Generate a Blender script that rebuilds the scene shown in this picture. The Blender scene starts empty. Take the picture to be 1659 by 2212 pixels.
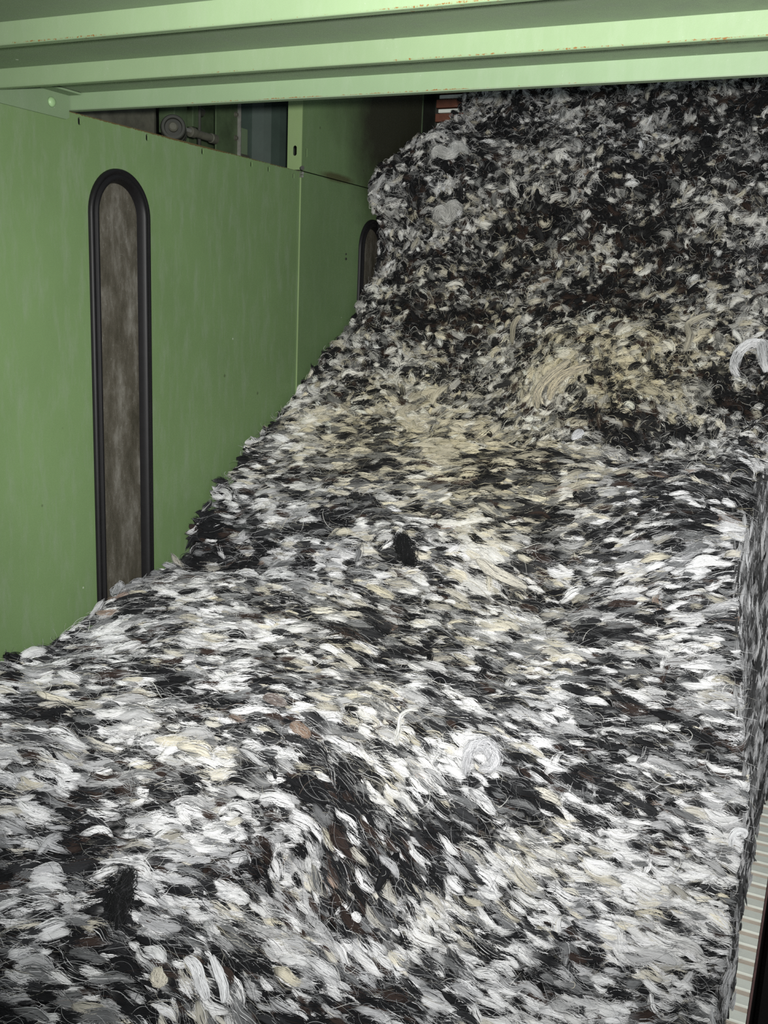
import bpy, bmesh, math
import numpy as np
from mathutils import Vector, Matrix

C = bpy.context.scene.collection
S = 1.6          # metres per unit of the survey (half span of the bin)
H = 1.44         # height of the lens above the slat floor
rng = np.random.default_rng(7)

# ------------------------------------------------------------------ camera
cd = bpy.data.cameras.new('camera')
cam = bpy.data.objects.new('camera', cd); C.objects.link(cam)
cd.sensor_fit = 'VERTICAL'; cd.sensor_height = 36.0; cd.lens = 36.0 * 2120.0 / 2212.0
cd.clip_start = 0.02; cd.clip_end = 60
RIGHT = Vector((0.90415527, 0.42531567, 0.04012262))
DOWN = Vector((0.12680054, -0.17749394, -0.97591881))
FWD = Vector((-0.40795204, 0.88746971, -0.21441234))
m = Matrix.Identity(4)
for i in range(3):
    m[i][0] = RIGHT[i]; m[i][1] = -DOWN[i]; m[i][2] = -FWD[i]
m.translation = (0, 0, H)
cam.matrix_world = m
bpy.context.scene.camera = cam

# ------------------------------------------------------------------ world, flash, exposure
vs = bpy.context.scene.view_settings
vs.view_transform = 'Standard'; vs.look = 'None'; vs.gamma = 1.0; vs.use_curve_mapping = False
vs.exposure = 0.93
w = bpy.data.worlds.new('hall'); bpy.context.scene.world = w; w.use_nodes = True
bg = w.node_tree.nodes['Background']; bg.inputs[0].default_value = (0.80, 0.92, 1.0, 1); bg.inputs[1].default_value = 0.11
ld = bpy.data.lights.new('camera_flash', 'SPOT'); lo = bpy.data.objects.new('camera_flash', ld); C.objects.link(lo)
ld.energy = 165; ld.color = (1.0, 0.992, 0.975); ld.shadow_soft_size = 0.018
ld.spot_size = math.radians(94); ld.spot_blend = 0.95
fm = m @ Matrix.Rotation(math.radians(5.5), 4, 'X') @ Matrix.Rotation(math.radians(-5), 4, 'Y'); fm.translation = Vector((0, 0, H)) + RIGHT * 0.03 - DOWN * 0.038
lo.matrix_world = fm
bpy.context.scene.cycles.use_denoising = False    # keeps the fine grain of the fibres and the memory small

# ------------------------------------------------------------------ materials
def new_mat(name):
    mt = bpy.data.materials.new(name); mt.use_nodes = True
    nt = mt.node_tree; b = nt.nodes['Principled BSDF']
    return mt, nt, b
def N(nt, t, **kw):
    n = nt.nodes.new(t)
    for k, v in kw.items(): setattr(n, k, v)
    return n
def noise(nt, vec, scale, detail=4, rough=0.6):
    n = N(nt, 'ShaderNodeTexNoise'); n.inputs['Scale'].default_value = scale
    n.inputs['Detail'].default_value = detail; n.inputs['Roughness'].default_value = rough
    nt.links.new(vec, n.inputs['Vector']); return n.outputs['Fac']
def ramp(nt, fac, stops):
    r = N(nt, 'ShaderNodeValToRGB'); e = r.color_ramp.elements
    while len(e) < len(stops): e.new(0.5)
    for i, (p, c) in enumerate(stops):
        e[i].position = p; e[i].color = (c, c, c, 1) if not isinstance(c, tuple) else (*c, 1)
    nt.links.new(fac, r.inputs[0]); return r.outputs[0]
def mix(nt, fac, a, b, mode='MIX'):
    x = N(nt, 'ShaderNodeMix', data_type='RGBA', blend_type=mode)
    for s, v in ((0, fac), (6, a), (7, b)):
        if hasattr(v, 'node'): nt.links.new(v, x.inputs[s])
        else: x.inputs[s].default_value = v if s == 0 else (*v, 1)
    return x.outputs[2]
def math_n(nt, op, a, b=0.0, c=0.0):
    x = N(nt, 'ShaderNodeMath', operation=op)
    for i, v in enumerate((a, b, c)):
        if hasattr(v, 'node'): nt.links.new(v, x.inputs[i])
        else: x.inputs[i].default_value = v
    return x.outputs[0]
def mapped(nt, vec, scale):
    mp = N(nt, 'ShaderNodeMapping'); mp.inputs['Scale'].default_value = scale
    nt.links.new(vec, mp.inputs['Vector']); return mp.outputs['Vector']
def bump(nt, b, h, strength, dist=0.002):
    bp = N(nt, 'ShaderNodeBump'); bp.inputs['Strength'].default_value = strength; bp.inputs['Distance'].default_value = dist
    nt.links.new(h, bp.inputs['Height']); nt.links.new(bp.outputs[0], b.inputs['Normal'])

def paint(name, col, rough=0.42, rust_z=None, dust=0.25, dark_patch=None, spec=0.35, chips=0.5):
    mt, nt, b = new_mat(name)
    P = N(nt, 'ShaderNodeNewGeometry').outputs['Position']
    n1 = ramp(nt, noise(nt, P, 2.2, 5), [(0.3, 0.86), (0.72, 1.06)])
    c = mix(nt, 1.0, col, n1, 'MULTIPLY')
    n2 = ramp(nt, noise(nt, mapped(nt, P, (8, 8, 2.0)), 4, 6, 0.7), [(0.48, 0.0), (0.75, 1.0)])
    c = mix(nt, math_n(nt, 'MULTIPLY', n2, dust), c, tuple(0.55 * x + 0.14 for x in col))
    n3 = ramp(nt, noise(nt, P, 300, 2, 0.5), [(0.70, 0.0), (0.80, 1.0)])      # fine fluff stuck to the paint
    c = mix(nt, math_n(nt, 'MULTIPLY', math_n(nt, 'MULTIPLY', n3, n2), 0.5), c, (0.62, 0.68, 0.58))
    v = N(nt, 'ShaderNodeTexVoronoi'); v.inputs['Scale'].default_value = 9; nt.links.new(P, v.inputs['Vector'])
    sp = ramp(nt, v.outputs['Distance'], [(0.02, 1.0), (0.035, 0.0)])         # scattered chips
    c = mix(nt, math_n(nt, 'MULTIPLY', sp, chips), c, (0.75, 0.78, 0.70))
    v2 = N(nt, 'ShaderNodeTexVoronoi'); v2.inputs['Scale'].default_value = 6.3; nt.links.new(P, v2.inputs['Vector'])
    sp2 = ramp(nt, v2.outputs['Distance'], [(0.02, 1.0), (0.035, 0.0)])
    c = mix(nt, math_n(nt, 'MULTIPLY', sp2, 0.6), c, (0.05, 0.06, 0.03))
    if rust_z is not None:
        z = N(nt, 'ShaderNodeSeparateXYZ'); nt.links.new(P, z.inputs[0])
        for z0, wd, thr, rc in rust_z:
            edge = math_n(nt, 'SUBTRACT', 1.0, math_n(nt, 'DIVIDE', math_n(nt, 'ABSOLUTE', math_n(nt, 'SUBTRACT', z.outputs[2], z0)), wd))
            rn = math_n(nt, 'ADD', math_n(nt, 'MULTIPLY', edge, 0.42), math_n(nt, 'MULTIPLY', noise(nt, P, 130, 4, 0.75), 0.75))
            big = noise(nt, P, 2.6, 2)
            rn = math_n(nt, 'ADD', rn, math_n(nt, 'MULTIPLY', math_n(nt, 'SUBTRACT', big, 0.5), 0.8))
            rr = ramp(nt, rn, [(thr, 0.0), (thr + 0.06, 1.0)])
            rr = math_n(nt, 'MULTIPLY', rr, math_n(nt, 'GREATER_THAN', edge, 0.0))
            c = mix(nt, rr, c, rc)
    if dark_patch:
        for (ax, ctr, rad, sc, stc, amt) in dark_patch:                            # darker patch fading outward with a noisy outline
            q = mapped(nt, P, ax)
            sb = N(nt, 'ShaderNodeVectorMath', operation='DISTANCE'); nt.links.new(q, sb.inputs[0])
            sb.inputs[1].default_value = tuple(a * k for a, k in zip(ax, ctr))
            d = math_n(nt, 'ADD', math_n(nt, 'DIVIDE', sb.outputs['Value'], rad), math_n(nt, 'MULTIPLY', math_n(nt, 'SUBTRACT', noise(nt, P, sc, 5), 0.5), 0.9))
            c = mix(nt, math_n(nt, 'MULTIPLY', ramp(nt, d, [(0.45, 1.0), (1.05, 0.0)]), amt), c, stc)
    nt.links.new(c, b.inputs['Base Color'])
    rg = ramp(nt, n2, [(0.0, rough), (1.0, min(1, rough + 0.25))]); nt.links.new(rg, b.inputs['Roughness'])
    b.inputs['Specular IOR Level'].default_value = spec
    bump(nt, b, noise(nt, P, 90, 3), 0.15, 0.001)
    return mt
def plain(name, col, rough=0.6, metal=0.0, var=0.25, scale=20, spec=0.4, bmp=0.2):
    mt, nt, b = new_mat(name)
    P = N(nt, 'ShaderNodeNewGeometry').outputs['Position']
    n1 = ramp(nt, noise(nt, P, scale, 5, 0.65), [(0.25, 1 - var), (0.75, 1 + var)])
    nt.links.new(mix(nt, 1.0, col, n1, 'MULTIPLY'), b.inputs['Base Color'])
    b.inputs['Roughness'].default_value = rough; b.inputs['Metallic'].default_value = metal
    b.inputs['Specular IOR Level'].default_value = spec
    if bmp: bump(nt, b, noise(nt, P, scale * 4, 4), bmp, 0.001)
    return mt
ZR = 0.2285 * S + H           # top of the side panels
ZF = 0.229 * S + H          # lower edge of the roof flanges
RUST = (0.19, 0.085, 0.022)
M = {}
WALLG = (0.1617, 0.2491, 0.1053)
M['wall'] = paint('green_wall_paint', WALLG, 0.40, [(ZR - .001, .004, .62, (.10, .075, .03))], dust=0.48, chips=.5)
M['wall_far'] = paint('dark_patched_green_wall_paint', (0.1457, 0.2256, 0.0987), 0.45, None, 0.15,
    dark_patch=[((1, 1, 1), (-S, 2.16 * S, .44 * S + H), .52, 3.0, (.030, .028, .018), .96),
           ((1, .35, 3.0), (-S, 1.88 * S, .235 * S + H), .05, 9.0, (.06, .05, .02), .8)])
M['roof'] = paint('pale_green_roof_paint', (0.215, 0.2967, 0.1677), 0.42, [(ZF + .002, .007, .83, RUST)], 0.18)
M['beam'] = paint('pale_green_beam_paint', (0.215, 0.301, 0.1763), 0.42, [(ZF, .006, .70, RUST)], 0.18)
M['bracket'] = paint('pale_green_bracket_paint', (0.1845, 0.261, 0.1485), 0.45, None, 0.18)
M['sheet'] = paint('green_roof_sheet_paint', (0.184, 0.2438, 0.1518), 0.5, None, 0.35, chips=.9)
M['flange'] = paint('yellow_green_flange_paint', (0.2484, 0.345, 0.1518), 0.4, None, 0.1, chips=.2)
M['rubber'] = plain('black_rubber_gasket', (.007, .0065, .007), 0.5, 0, .3, 30, .3, .1)
M['dark'] = plain('greasy_dark_steel', (.030, .032, .024), 0.6, 0, .5, 9)
M['black'] = plain('shade_black_paint', (.006, .005, .005), 0.55, 0, .3, 8, .2)  # near-black colour stands in for the gap shadow beside the belt
M['concrete'] = plain('shade_dark_concrete', (.010, .009, .009), 0.8, 0, .4, 6, .2)  # floor tone sunk to hold the shadow beside the belt
M['dullgreen'] = plain('dull_dirty_green_paint', (.062, .092, .045), 0.55, 0, .4, 14)
M['motorgrey'] = plain('dusty_grey_machine_paint', (.085, .085, .062), 0.7, 0, .4, 22)
M['teal'] = plain('grey_teal_cabinet_paint', (.048, .072, .058), 0.5, 0, .2, 10)
M['steel'] = plain('worn_bare_steel', (.34, .34, .30), 0.4, .6, .3, 30)
M['tread'] = plain('pale_green_white_plastic', (.90, .93, .83), 0.35, 0, .10, 14)
M['wood'] = plain('tan_slat_body', (.56, .50, .42), 0.6, 0, .18, 25)
M['brown'] = plain('brown_wooden_slat', (.17, .062, .035), 0.6, 0, .3, 25)
M['bolt'] = plain('painted_bolt', (.26, .40, .20), 0.4, 0, .2, 40)
M['edge'] = plain('purple_brown_belt_edge', (.16, .09, .085), 0.6, 0, .3, 30)

def pane_mat():
    mt, nt, b = new_mat('dusty_clear_pane')
    P = N(nt, 'ShaderNodeNewGeometry').outputs['Position']
    n1 = noise(nt, mapped(nt, P, (6, 6, 2.2)), 3.0, 6, 0.7)
    n2 = noise(nt, P, 170, 3, 0.7)
    c = ramp(nt, n1, [(0.30, (.050, .046, .030)), (0.50, (.105, .095, .072)), (0.70, (.22, .21, .18))])
    c = mix(nt, math_n(nt, 'MULTIPLY', ramp(nt, n2, [(0.60, 0.0), (0.75, 1.0)]), ramp(nt, n1, [(.35, 0.0), (.65, .6)])), c, (.40, .40, .35))
    nt.links.new(c, b.inputs['Base Color']); b.inputs['Roughness'].default_value = 0.38
    b.inputs['IOR'].default_value = 1.49
    tr = N(nt, 'ShaderNodeBsdfTransparent'); ms = N(nt, 'ShaderNodeMixShader')
    nt.links.new(ramp(nt, n1, [(.3, .62), (.7, .92)]), ms.inputs[0])          # dust coverage of the clear sheet
    nt.links.new(tr.outputs[0], ms.inputs[1]); nt.links.new(b.outputs[0], ms.inputs[2])
    nt.links.new(ms.outputs[0], nt.nodes['Material Output'].inputs[0])
    return mt
M['pane'] = pane_mat()

def wool_mat(name, streak):
    mt, nt, b = new_mat(name)
    a = N(nt, 'ShaderNodeAttribute', attribute_name='tint')
    c = a.outputs['Color']
    if streak:
        u = N(nt, 'ShaderNodeAttribute', attribute_name='grain')
        s = noise(nt, mapped(nt, u.outputs['Vector'], (35, 800, 1)), 1.0, 4, 0.7)
        c = mix(nt, 1.0, c, ramp(nt, s, [(0.28, 0.45), (0.70, 1.15)]), 'MULTIPLY')
        bump(nt, b, s, 0.5, 0.002)
    nt.links.new(c, b.inputs['Base Color'])
    b.inputs['Roughness'].default_value = 0.75; b.inputs['Specular IOR Level'].default_value = 0.18
    return mt
M['wool'] = wool_mat('wool_tufts', True)
M['fibre'] = wool_mat('wool_fibres', False)

# ------------------------------------------------------------------ builders
def tag(o, label=None, cat=None, group=None, kind=None):
    for k, v in (('label', label), ('category', cat), ('group', group), ('kind', kind)):
        if v: o[k] = v
    return o
def empty(name, loc=(0, 0, 0), parent=None):
    o = bpy.data.objects.new(name, None); C.objects.link(o); o.location = loc; o.empty_display_size = .05
    if parent: o.parent = parent
    return o
def obj(name, bm, mat, parent=None, smooth=False):
    me = bpy.data.meshes.new(name); bmesh.ops.recalc_face_normals(bm, faces=bm.faces); bm.to_mesh(me); bm.free()
    me.materials.append(M[mat])
    if smooth:
        for p in me.polygons: p.use_smooth = True
    o = bpy.data.objects.new(name, me); C.objects.link(o)
    if parent:
        o.parent = parent; o.matrix_parent_inverse = Matrix.Translation(-Vector(parent.location))
    return o
def box(bm, x0, x1, y0, y1, z0, z1, bev=0.0):
    r = bmesh.ops.create_cube(bm, size=1)
    mtx = Matrix.Translation(((x0 + x1) / 2, (y0 + y1) / 2, (z0 + z1) / 2)) @ Matrix.Diagonal((x1 - x0, y1 - y0, z1 - z0, 1))
    bmesh.ops.transform(bm, matrix=mtx, verts=r['verts'])
    if bev:
        es = list({e for v in r['verts'] for e in v.link_edges})
        bmesh.ops.bevel(bm, geom=es, offset=bev, segments=2, affect='EDGES', profile=0.6)
    return bm
def cyl(bm, p0, p1, r0, r1=None, seg=24):
    p0, p1 = Vector(p0), Vector(p1); d = p1 - p0
    r = bmesh.ops.create_cone(bm, cap_ends=True, segments=seg, radius1=r0, radius2=r0 if r1 is None else r1, depth=d.length)
    q = d.to_track_quat('Z', 'Y').to_matrix().to_4x4()
    bmesh.ops.transform(bm, matrix=Matrix.Translation((p0 + p1) / 2) @ q, verts=r['verts'])
    return bm
def lathe(bm, org, axis, prof, seg=32):
    """prof: (distance along the axis, radius)"""
    axis = Vector(axis).normalized(); q = axis.to_track_quat('Z', 'Y').to_matrix()
    rings = []
    for h, r in prof:
        rings.append([bm.verts.new(Vector(org) + q @ Vector((r * math.cos(2 * math.pi * k / seg), r * math.sin(2 * math.pi * k / seg), h))) for k in range(seg)])
    for a, b in zip(rings, rings[1:]):
        for k in range(seg): bm.faces.new((a[k], a[(k + 1) % seg], b[(k + 1) % seg], b[k]))
    bm.faces.new(rings[0][::-1]); bm.faces.new(rings[-1])
    return bm
def extrude_x(bm, prof, x0, x1):
    """closed (y, z) outline swept along x"""
    a = [bm.verts.new((x0, y, z)) for y, z in prof]; b = [bm.verts.new((x1, y, z)) for y, z in prof]
    n = len(prof)
    for k in range(n): bm.faces.new((a[k], a[(k + 1) % n], b[(k + 1) % n], b[k]))
    bm.faces.new(a[::-1]); bm.faces.new(b)
    return bm
def extrude_yz(bm, loop, x0, x1):
    return extrude_x(bm, loop, x0, x1)
def cut(o, bm):
    """takes the solids in bm out of o for good"""
    me = bpy.data.meshes.new('cutter'); bmesh.ops.recalc_face_normals(bm, faces=bm.faces); bm.to_mesh(me); bm.free()
    k = bpy.data.objects.new('cutter', me); C.objects.link(k)
    md = o.modifiers.new('cut', 'BOOLEAN'); md.operation = 'DIFFERENCE'; md.object = k; md.solver = 'EXACT'
    bpy.context.view_layer.update()
    dg = bpy.context.evaluated_depsgraph_get()
    res = bpy.data.meshes.new_from_object(o.evaluated_get(dg)); o.modifiers.remove(md); old = o.data; o.data = res; res.name = old.name
    bpy.data.meshes.remove(old); bpy.data.objects.remove(k); bpy.data.meshes.remove(me)
def Wp(y, z): return (y * S, z * S + H)
def arch(yc, hw, ztop, zbot, n=24):
    """stadium outline open to a round top; all in metres, counter-clockwise in (y, z)"""
    zc = ztop - hw
    pts = [(yc + hw * math.cos(t), zc + hw * math.sin(t)) for t in np.linspace(0, math.pi, n)]
    zb = zbot + hw
    pts += [(yc + hw * math.cos(t), zb + hw * math.sin(t)) for t in np.linspace(math.pi, 2 * math.pi, n)]
    return pts

# ------------------------------------------------------------------ floor and walls
fl = obj('floor', box(bmesh.new(), -3.6, 2.2, -1.0, 6.2, -.42, -.36), 'concrete'); tag(fl, kind='structure')
wall = empty('wall_left', (-S, 0, 0)); tag(wall, kind='structure')
SEAM = 1.725 * S
p1 = obj('panel', box(bmesh.new(), -S - .004, -S, -.6, SEAM - .004, -.30, ZR), 'wall', wall)
YW1, HW1, ZT1 = 1.1975 * S, .0600 * S, .1595 * S + H
YW2, HW2 = 2.052 * S, .0600 * S
c = bmesh.new()
extrude_x(c, arch(YW1, HW1, ZT1, ZT1 - 1.55), -S - .05, -S + .05)
for y, z in ((1.118, .2265), (1.264, .2275), (1.406, .2275), (1.553, .2265), (1.611, .2255), (1.700, .2245)):
    extrude_x(c, arch(y * S, .0050, z * S + H + .0085 - .012, z * S + H - .0205), -S - .05, -S + .05)
cut(p1, c)
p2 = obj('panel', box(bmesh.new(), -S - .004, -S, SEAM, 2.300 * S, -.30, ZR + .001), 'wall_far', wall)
c = bmesh.new(); extrude_x(c, arch(YW2, HW2, ZT1, ZT1 - 1.55), -S - .05, -S + .05); cut(p2, c)
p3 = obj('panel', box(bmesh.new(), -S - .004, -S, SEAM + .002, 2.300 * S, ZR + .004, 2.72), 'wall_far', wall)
c = bmesh.new(); extrude_x(c, arch(1.748 * S, .0045, .269 * S + H + .01, .269 * S + H - .02), -S - .05, -S + .05); cut(p3, c)
f = obj('end_flange', box(bmesh.new(), -1.029 * S, -S + .004, SEAM - .001, SEAM + .002, ZR + .005, 2.72), 'flange', wall)
c = bmesh.new()
lp = arch(-1.0125 * S, .0065, .2665 * S + H + .015, .2665 * S + H - .015)
a_ = [c.verts.new((x, SEAM - .03, z)) for x, z in lp]; b_ = [c.verts.new((x, SEAM + .03, z)) for x, z in lp]
for k in range(len(lp)): c.faces.new((a_[k], a_[(k + 1) % len(lp)], b_[(k + 1) % len(lp)], b_[k]))
c.faces.new(a_[::-1]); c.faces.new(b_); cut(f, c)
obj('seam_strip', box(bmesh.new(), -S + .0003, -S + .0042, SEAM - .002, SEAM + .002, -.30, ZR - .012, .0008), 'flange', wall)
obj('edge_channel', box(bmesh.new(), -1.030 * S, -S - .0045, SEAM + .003, SEAM + .030, ZR - .2, ZR + .006), 'dark', wall)
bm = bmesh.new(); cyl(bm, (-S + .002, SEAM + .004, ZR + .009), (-S + .012, SEAM - .008, ZR + .009), .0065, seg=12)
obj('bolt', bm, 'dark', wall)
bm = bmesh.new(); cyl(bm, (-S, SEAM + .001, ZR - .006), (-S + .012, SEAM - .004, ZR - .006), .0045, seg=8); cyl(bm, (-S, SEAM + .001, ZR - .015), (-S + .011, SEAM - .004, ZR - .015), .004, seg=8)
obj('weld_bead', bm, 'steel', wall)
bm = bmesh.new(); cyl(bm, (-S, 1.925 * S, .075 * S + H), (-S + .004, 1.925 * S, .075 * S + H), .004, seg=10); cyl(bm, (-S, 1.925 * S, .085 * S + H), (-S + .003, 1.925 * S, .085 * S + H), .003, seg=10)
obj('rivet', bm, 'dark', wall)
obj('end_panel', box(bmesh.new(), -1.74, -1.72, 2.302 * S, 2.56 * S, -.30, 2.72), 'dark', wall)
obj('end_strip', box(bmesh.new(), -S - .004, -S + .003, 2.300 * S, 2.300 * S + .004, -.30, 2.72), 'dullgreen', wall)

def gasket(name_no, yc, hw):
    win = empty('window_%d' % name_no, (-S, yc, ZT1 - .8)); tag(win, kind='structure')
    outer = arch(yc, hw + .011, ZT1 + .011, ZT1 - 1.561, 28); n = len(outer)
    def ring(bm, offs):
        rings = []
        for d, h in offs:
            lp = arch(yc, hw + d, ZT1 + d, ZT1 - 1.55 - d, 28)
            rings.append([bm.verts.new((-S + h, y, z)) for y, z in lp])
        for a, b in zip(rings, rings[1:] + rings[:1]):
            for k in range(n): bm.faces.new((a[k], a[(k + 1) % n], b[(k + 1) % n], b[k]))
    bm = bmesh.new()
    # rounded outer lip, groove, filler bead, then the slope down to the pane
    ring(bm, [(.011, .0005), (.0105, .006), (.007, .010), (.002, .0105), (-.001, .007), (-.003, .007), (-.006, .0125), (-.011, .0135),
              (-.015, .010), (-.018, .002), (-.022, -.010), (-.022, -.016), (.011, -.016)])
    obj('gasket', bm, 'rubber', win, True)
    bm = bmesh.new(); extrude_x(bm, arch(yc, hw - .019, ZT1 - .019, ZT1 - 1.531, 28), -S - .014, -S - .009)
    obj('pane', bm, 'pane', win)
gasket(1, YW1, HW1); gasket(2, YW2, HW2)

# ------------------------------------------------------------------ roof
ZS = .2505 * S + H
ys = [.635, .790, .954, 1.098]
X0, X1 = -S + .004, .75
names = ['green sheet-metal roof panel nearest the viewer, only its shaded underside in sight at the top corner',
         'green folded roof panel whose bright front flange cuts the top edge of the picture',
         'green folded roof panel with white chips along its front flange, second flange below the picture top']
for i in range(3):
    y0, y1 = ys[i] * S, ys[i + 1] * S
    rp = empty('roof_panel', (X0, y0, ZS)); tag(rp, names[i], 'roof panel', 'folded green roof panels')
    obj('sheet', box(bmesh.new(), X0, X1, y0 + .002, y1 - .0015, ZS, ZS + .002), 'sheet', rp)
    obj('front_flange', box(bmesh.new(), X0, X1, y0 - .001, y0 + .001, ZF + .0035, ZS + .002, .0006), 'roof', rp)
    bm = bmesh.new()   # hemmed lower edge
    extrude_x(bm, [(y0 - .0022, ZF + .0036), (y0 - .0025, ZF + .001), (y0 - .001, ZF), (y0 + .012, ZF), (y0 + .012, ZF + .0015), (y0 + .001, ZF + .0036)], X0, X1)
    obj('hem', bm, 'roof', rp)
y0 = ys[3] * S
XB = -S - .012
cb = empty('cross_beam', (X0, y0, ZF)); tag(cb, 'pale green cross beam with rusty lower edge, lowest of the overhead strips above the wool', 'beam')
obj('front_face', box(bmesh.new(), XB, X1, y0 - .0015, y0 + .0015, ZF + .002, ZS + .004, .0006), 'beam', cb)
obj('bottom_flange', box(bmesh.new(), XB, X1, y0 - .0015, y0 + .016, ZF, ZF + .002), 'sheet', cb)
obj('top_flange', box(bmesh.new(), XB, X1, y0 + .0016, y0 + .055, ZS + .002, ZS + .004), 'sheet', cb)
an = empty('angle_bracket', (-S, 1.02 * S, .23 * S + H)); tag(an, 'pale green bolted angle bracket on the wall under the roof panel corner', 'bracket')
obj('vertical_leg', extrude_x(bmesh.new(), [(.60 * S, .2165 * S + H), (1.089 * S, .2165 * S + H), (1.095 * S, .2195 * S + H), (1.095 * S, ZS - .002), (.60 * S, ZS - .002)], -S + .001, -S + .005), 'bracket', an)
obj('horizontal_leg', box(bmesh.new(), -S + .005, -S + .040, .60 * S, 1.095 * S, ZS - .005, ZS - .001, .0006), 'bracket', an)
bm = bmesh.new(); lathe(bm, (-S + .005, 1.062 * S, .2335 * S + H), (1, 0, 0), [(0, .0105), (.002, .0105), (.005, .0085), (.0068, .004)], 20)
obj('bolt', bm, 'bolt', an, True)

# ------------------------------------------------------------------ what shows above the side panel
bk = obj('wall_outer', box(bmesh.new(), -2.62, -2.58, .2, 6.0, -.36, 3.4), 'dark'); tag(bk, kind='structure')
def at(px, py, x):
    """the point in the plane x = const behind a spot in the gap"""
    d = RIGHT * (px - 829.5) + DOWN * (py - 1106) + FWD * 2120
    return Vector((0, 0, H)) + d * (x / d.x)
def thing(name, label, cat, loc, group=None):
    return tag(empty(name, loc), label, cat, group)
t = thing('guard_plate', 'dull green guard plate with two bolts behind the gap above the wall panel', 'machine plate', (-1.9, 2.83, 1.40))
obj('plate', box(bmesh.new(), -1.906, -1.90, 2.745, 2.865, 1.45, 2.06, .001), 'dullgreen', t)
obj('edge_strip', box(bmesh.new(), -1.903, -1.888, 2.865, 2.869, 1.45, 2.06, .0006), 'steel', t)
for z in (1.925, 1.997):
    bm = bmesh.new(); lathe(bm, (-1.90, 2.853, z), (1, 0, 0), [(0, .009), (.003, .009), (.003, .0055), (.008, .0055), (.009, .003)], 14); obj('bolt', bm, 'motorgrey', t)
t = thing('drive_pulley', 'round ribbed grey pulley at the left end of the dark gap above the wall', 'pulley', (-1.86, 2.50, 1.90))
ax = Vector((.55, -.80, .1)).normalized()
bm = bmesh.new(); lathe(bm, Vector((-1.86, 2.47, 1.897)) - ax * .09, ax, [(0, .030), (.002, .037), (.016, .037), (.022, .031), (.028, .037), (.046, .037), (.052, .031), (.058, .036), (.085, .036), (.088, .033), (.088, .026), (.080, .024), (.080, .012)], 32)
obj('rim', bm, 'dark', t, False)
bm = bmesh.new(); lathe(bm, Vector((-1.86, 2.47, 1.897)) - ax * .01, ax, [(0, .014), (.012, .014), (.016, .010)], 18); obj('hub', bm, 'motorgrey', t)
t = thing('gear_casing', 'dusty grey machine casing behind the pulley in the dark gap', 'casing', (-2.05, 2.35, 1.85))
obj('body', box(bmesh.new(), -2.30, -1.98, 2.10, 2.56, 1.40, 2.00, .03), 'motorgrey', t)
bm = bmesh.new(); box(bm, -1.982, -1.972, 2.15, 2.53, 1.80, 1.97, .004); obj('cover', bm, 'motorgrey', t)
t = thing('drive_shaft', 'short dusty grey shaft housing to the right of the pulley in the gap', 'shaft', (-1.88, 2.66, 1.90))
bm = bmesh.new(); lathe(bm, (-1.885, 2.585, 1.902), (0.05, 1, -.03), [(0, .010), (.002, .015), (.02, .015), (.022, .0115), (.10, .0115), (.102, .0145), (.125, .0145), (.128, .011)], 20); obj('housing', bm, 'motorgrey', t)
bm = bmesh.new(); lathe(bm, (-1.885, 2.55, 1.905), (0.05, 1, -.03), [(0, .006), (.06, .006)], 12); obj('shaft', bm, 'steel', t)
t = thing('bearing_block', 'dull green bearing block with dark openings above the shaft housing in the gap', 'bearing', (-1.93, 2.66, 1.93))
bm = bmesh.new(); box(bm, -1.99, -1.93, 2.57, 2.635, 1.90, 2.06, .004); obj('block', bm, 'dullgreen', t)
bm = bmesh.new(); box(bm, -1.985, -1.928, 2.66, 2.69, 1.93, 2.06, .003); obj('rib', bm, 'dullgreen', t)
bm = bmesh.new(); cyl(bm, (-1.95, 2.63, 2.0), (-1.95, 2.74, 1.985), .012, seg=16); obj('pin', bm, 'dark', t)
bm = bmesh.new(); cyl(bm, (-1.94, 2.71, 1.88), (-1.94, 2.71, 2.04), .006, seg=10); obj('rod', bm, 'dark', t)
t = thing('terminal_box', 'small pale green box on a foot left of the teal cabinet', 'box', (-2.09, 3.15, 1.93))
obj('body', box(bmesh.new(), -2.115, -2.07, 3.115, 3.190, 1.92, 2.01, .004), 'bracket', t)
obj('foot', box(bmesh.new(), -2.118, -2.062, 3.10, 3.190, 1.905, 1.92, .003), 'motorgrey', t)
t = thing('back_panel', 'dark green machine panel with a slanted flap behind the gap', 'machine panel', (-2.1, 3.2, 1.4))
obj('panel', box(bmesh.new(), -2.14, -2.12, 2.90, 3.175, .90, 2.5, .002), 'dullgreen', t)
bm = bmesh.new(); r = box(bm, -2.12, -2.105, 3.06, 3.17, 2.045, 2.055); obj('flap', bm, 'motorgrey', t)
t = thing('teal_cabinet', 'grey teal cabinet with curved side just left of the bright upright flange', 'cabinet', (-2.0, 3.2, .4))
prof = [(-2.35, 3.19), (-2.06, 3.20), (-2.02, 3.215), (-2.0, 3.235), (-1.985, 3.27), (-1.975, 3.31), (-1.97, 3.36), (-1.97, 3.42), (-2.35, 3.42)]
bm = bmesh.new(); a = [bm.verts.new((x, y, .3)) for x, y in prof]; b = [bm.verts.new((x, y, 2.5)) for x, y in prof]
for k in range(len(prof)): bm.faces.new((a[k], a[(k + 1) % len(prof)], b[(k + 1) % len(prof)], b[k]))
bm.faces.new(a[::-1]); bm.faces.new(b); obj('shell', bm, 'teal', t)
obj('side_seam', box(bmesh.new(), -1.972, -1.966, 3.352, 3.358, .3, 2.5), 'dark', t)

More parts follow.
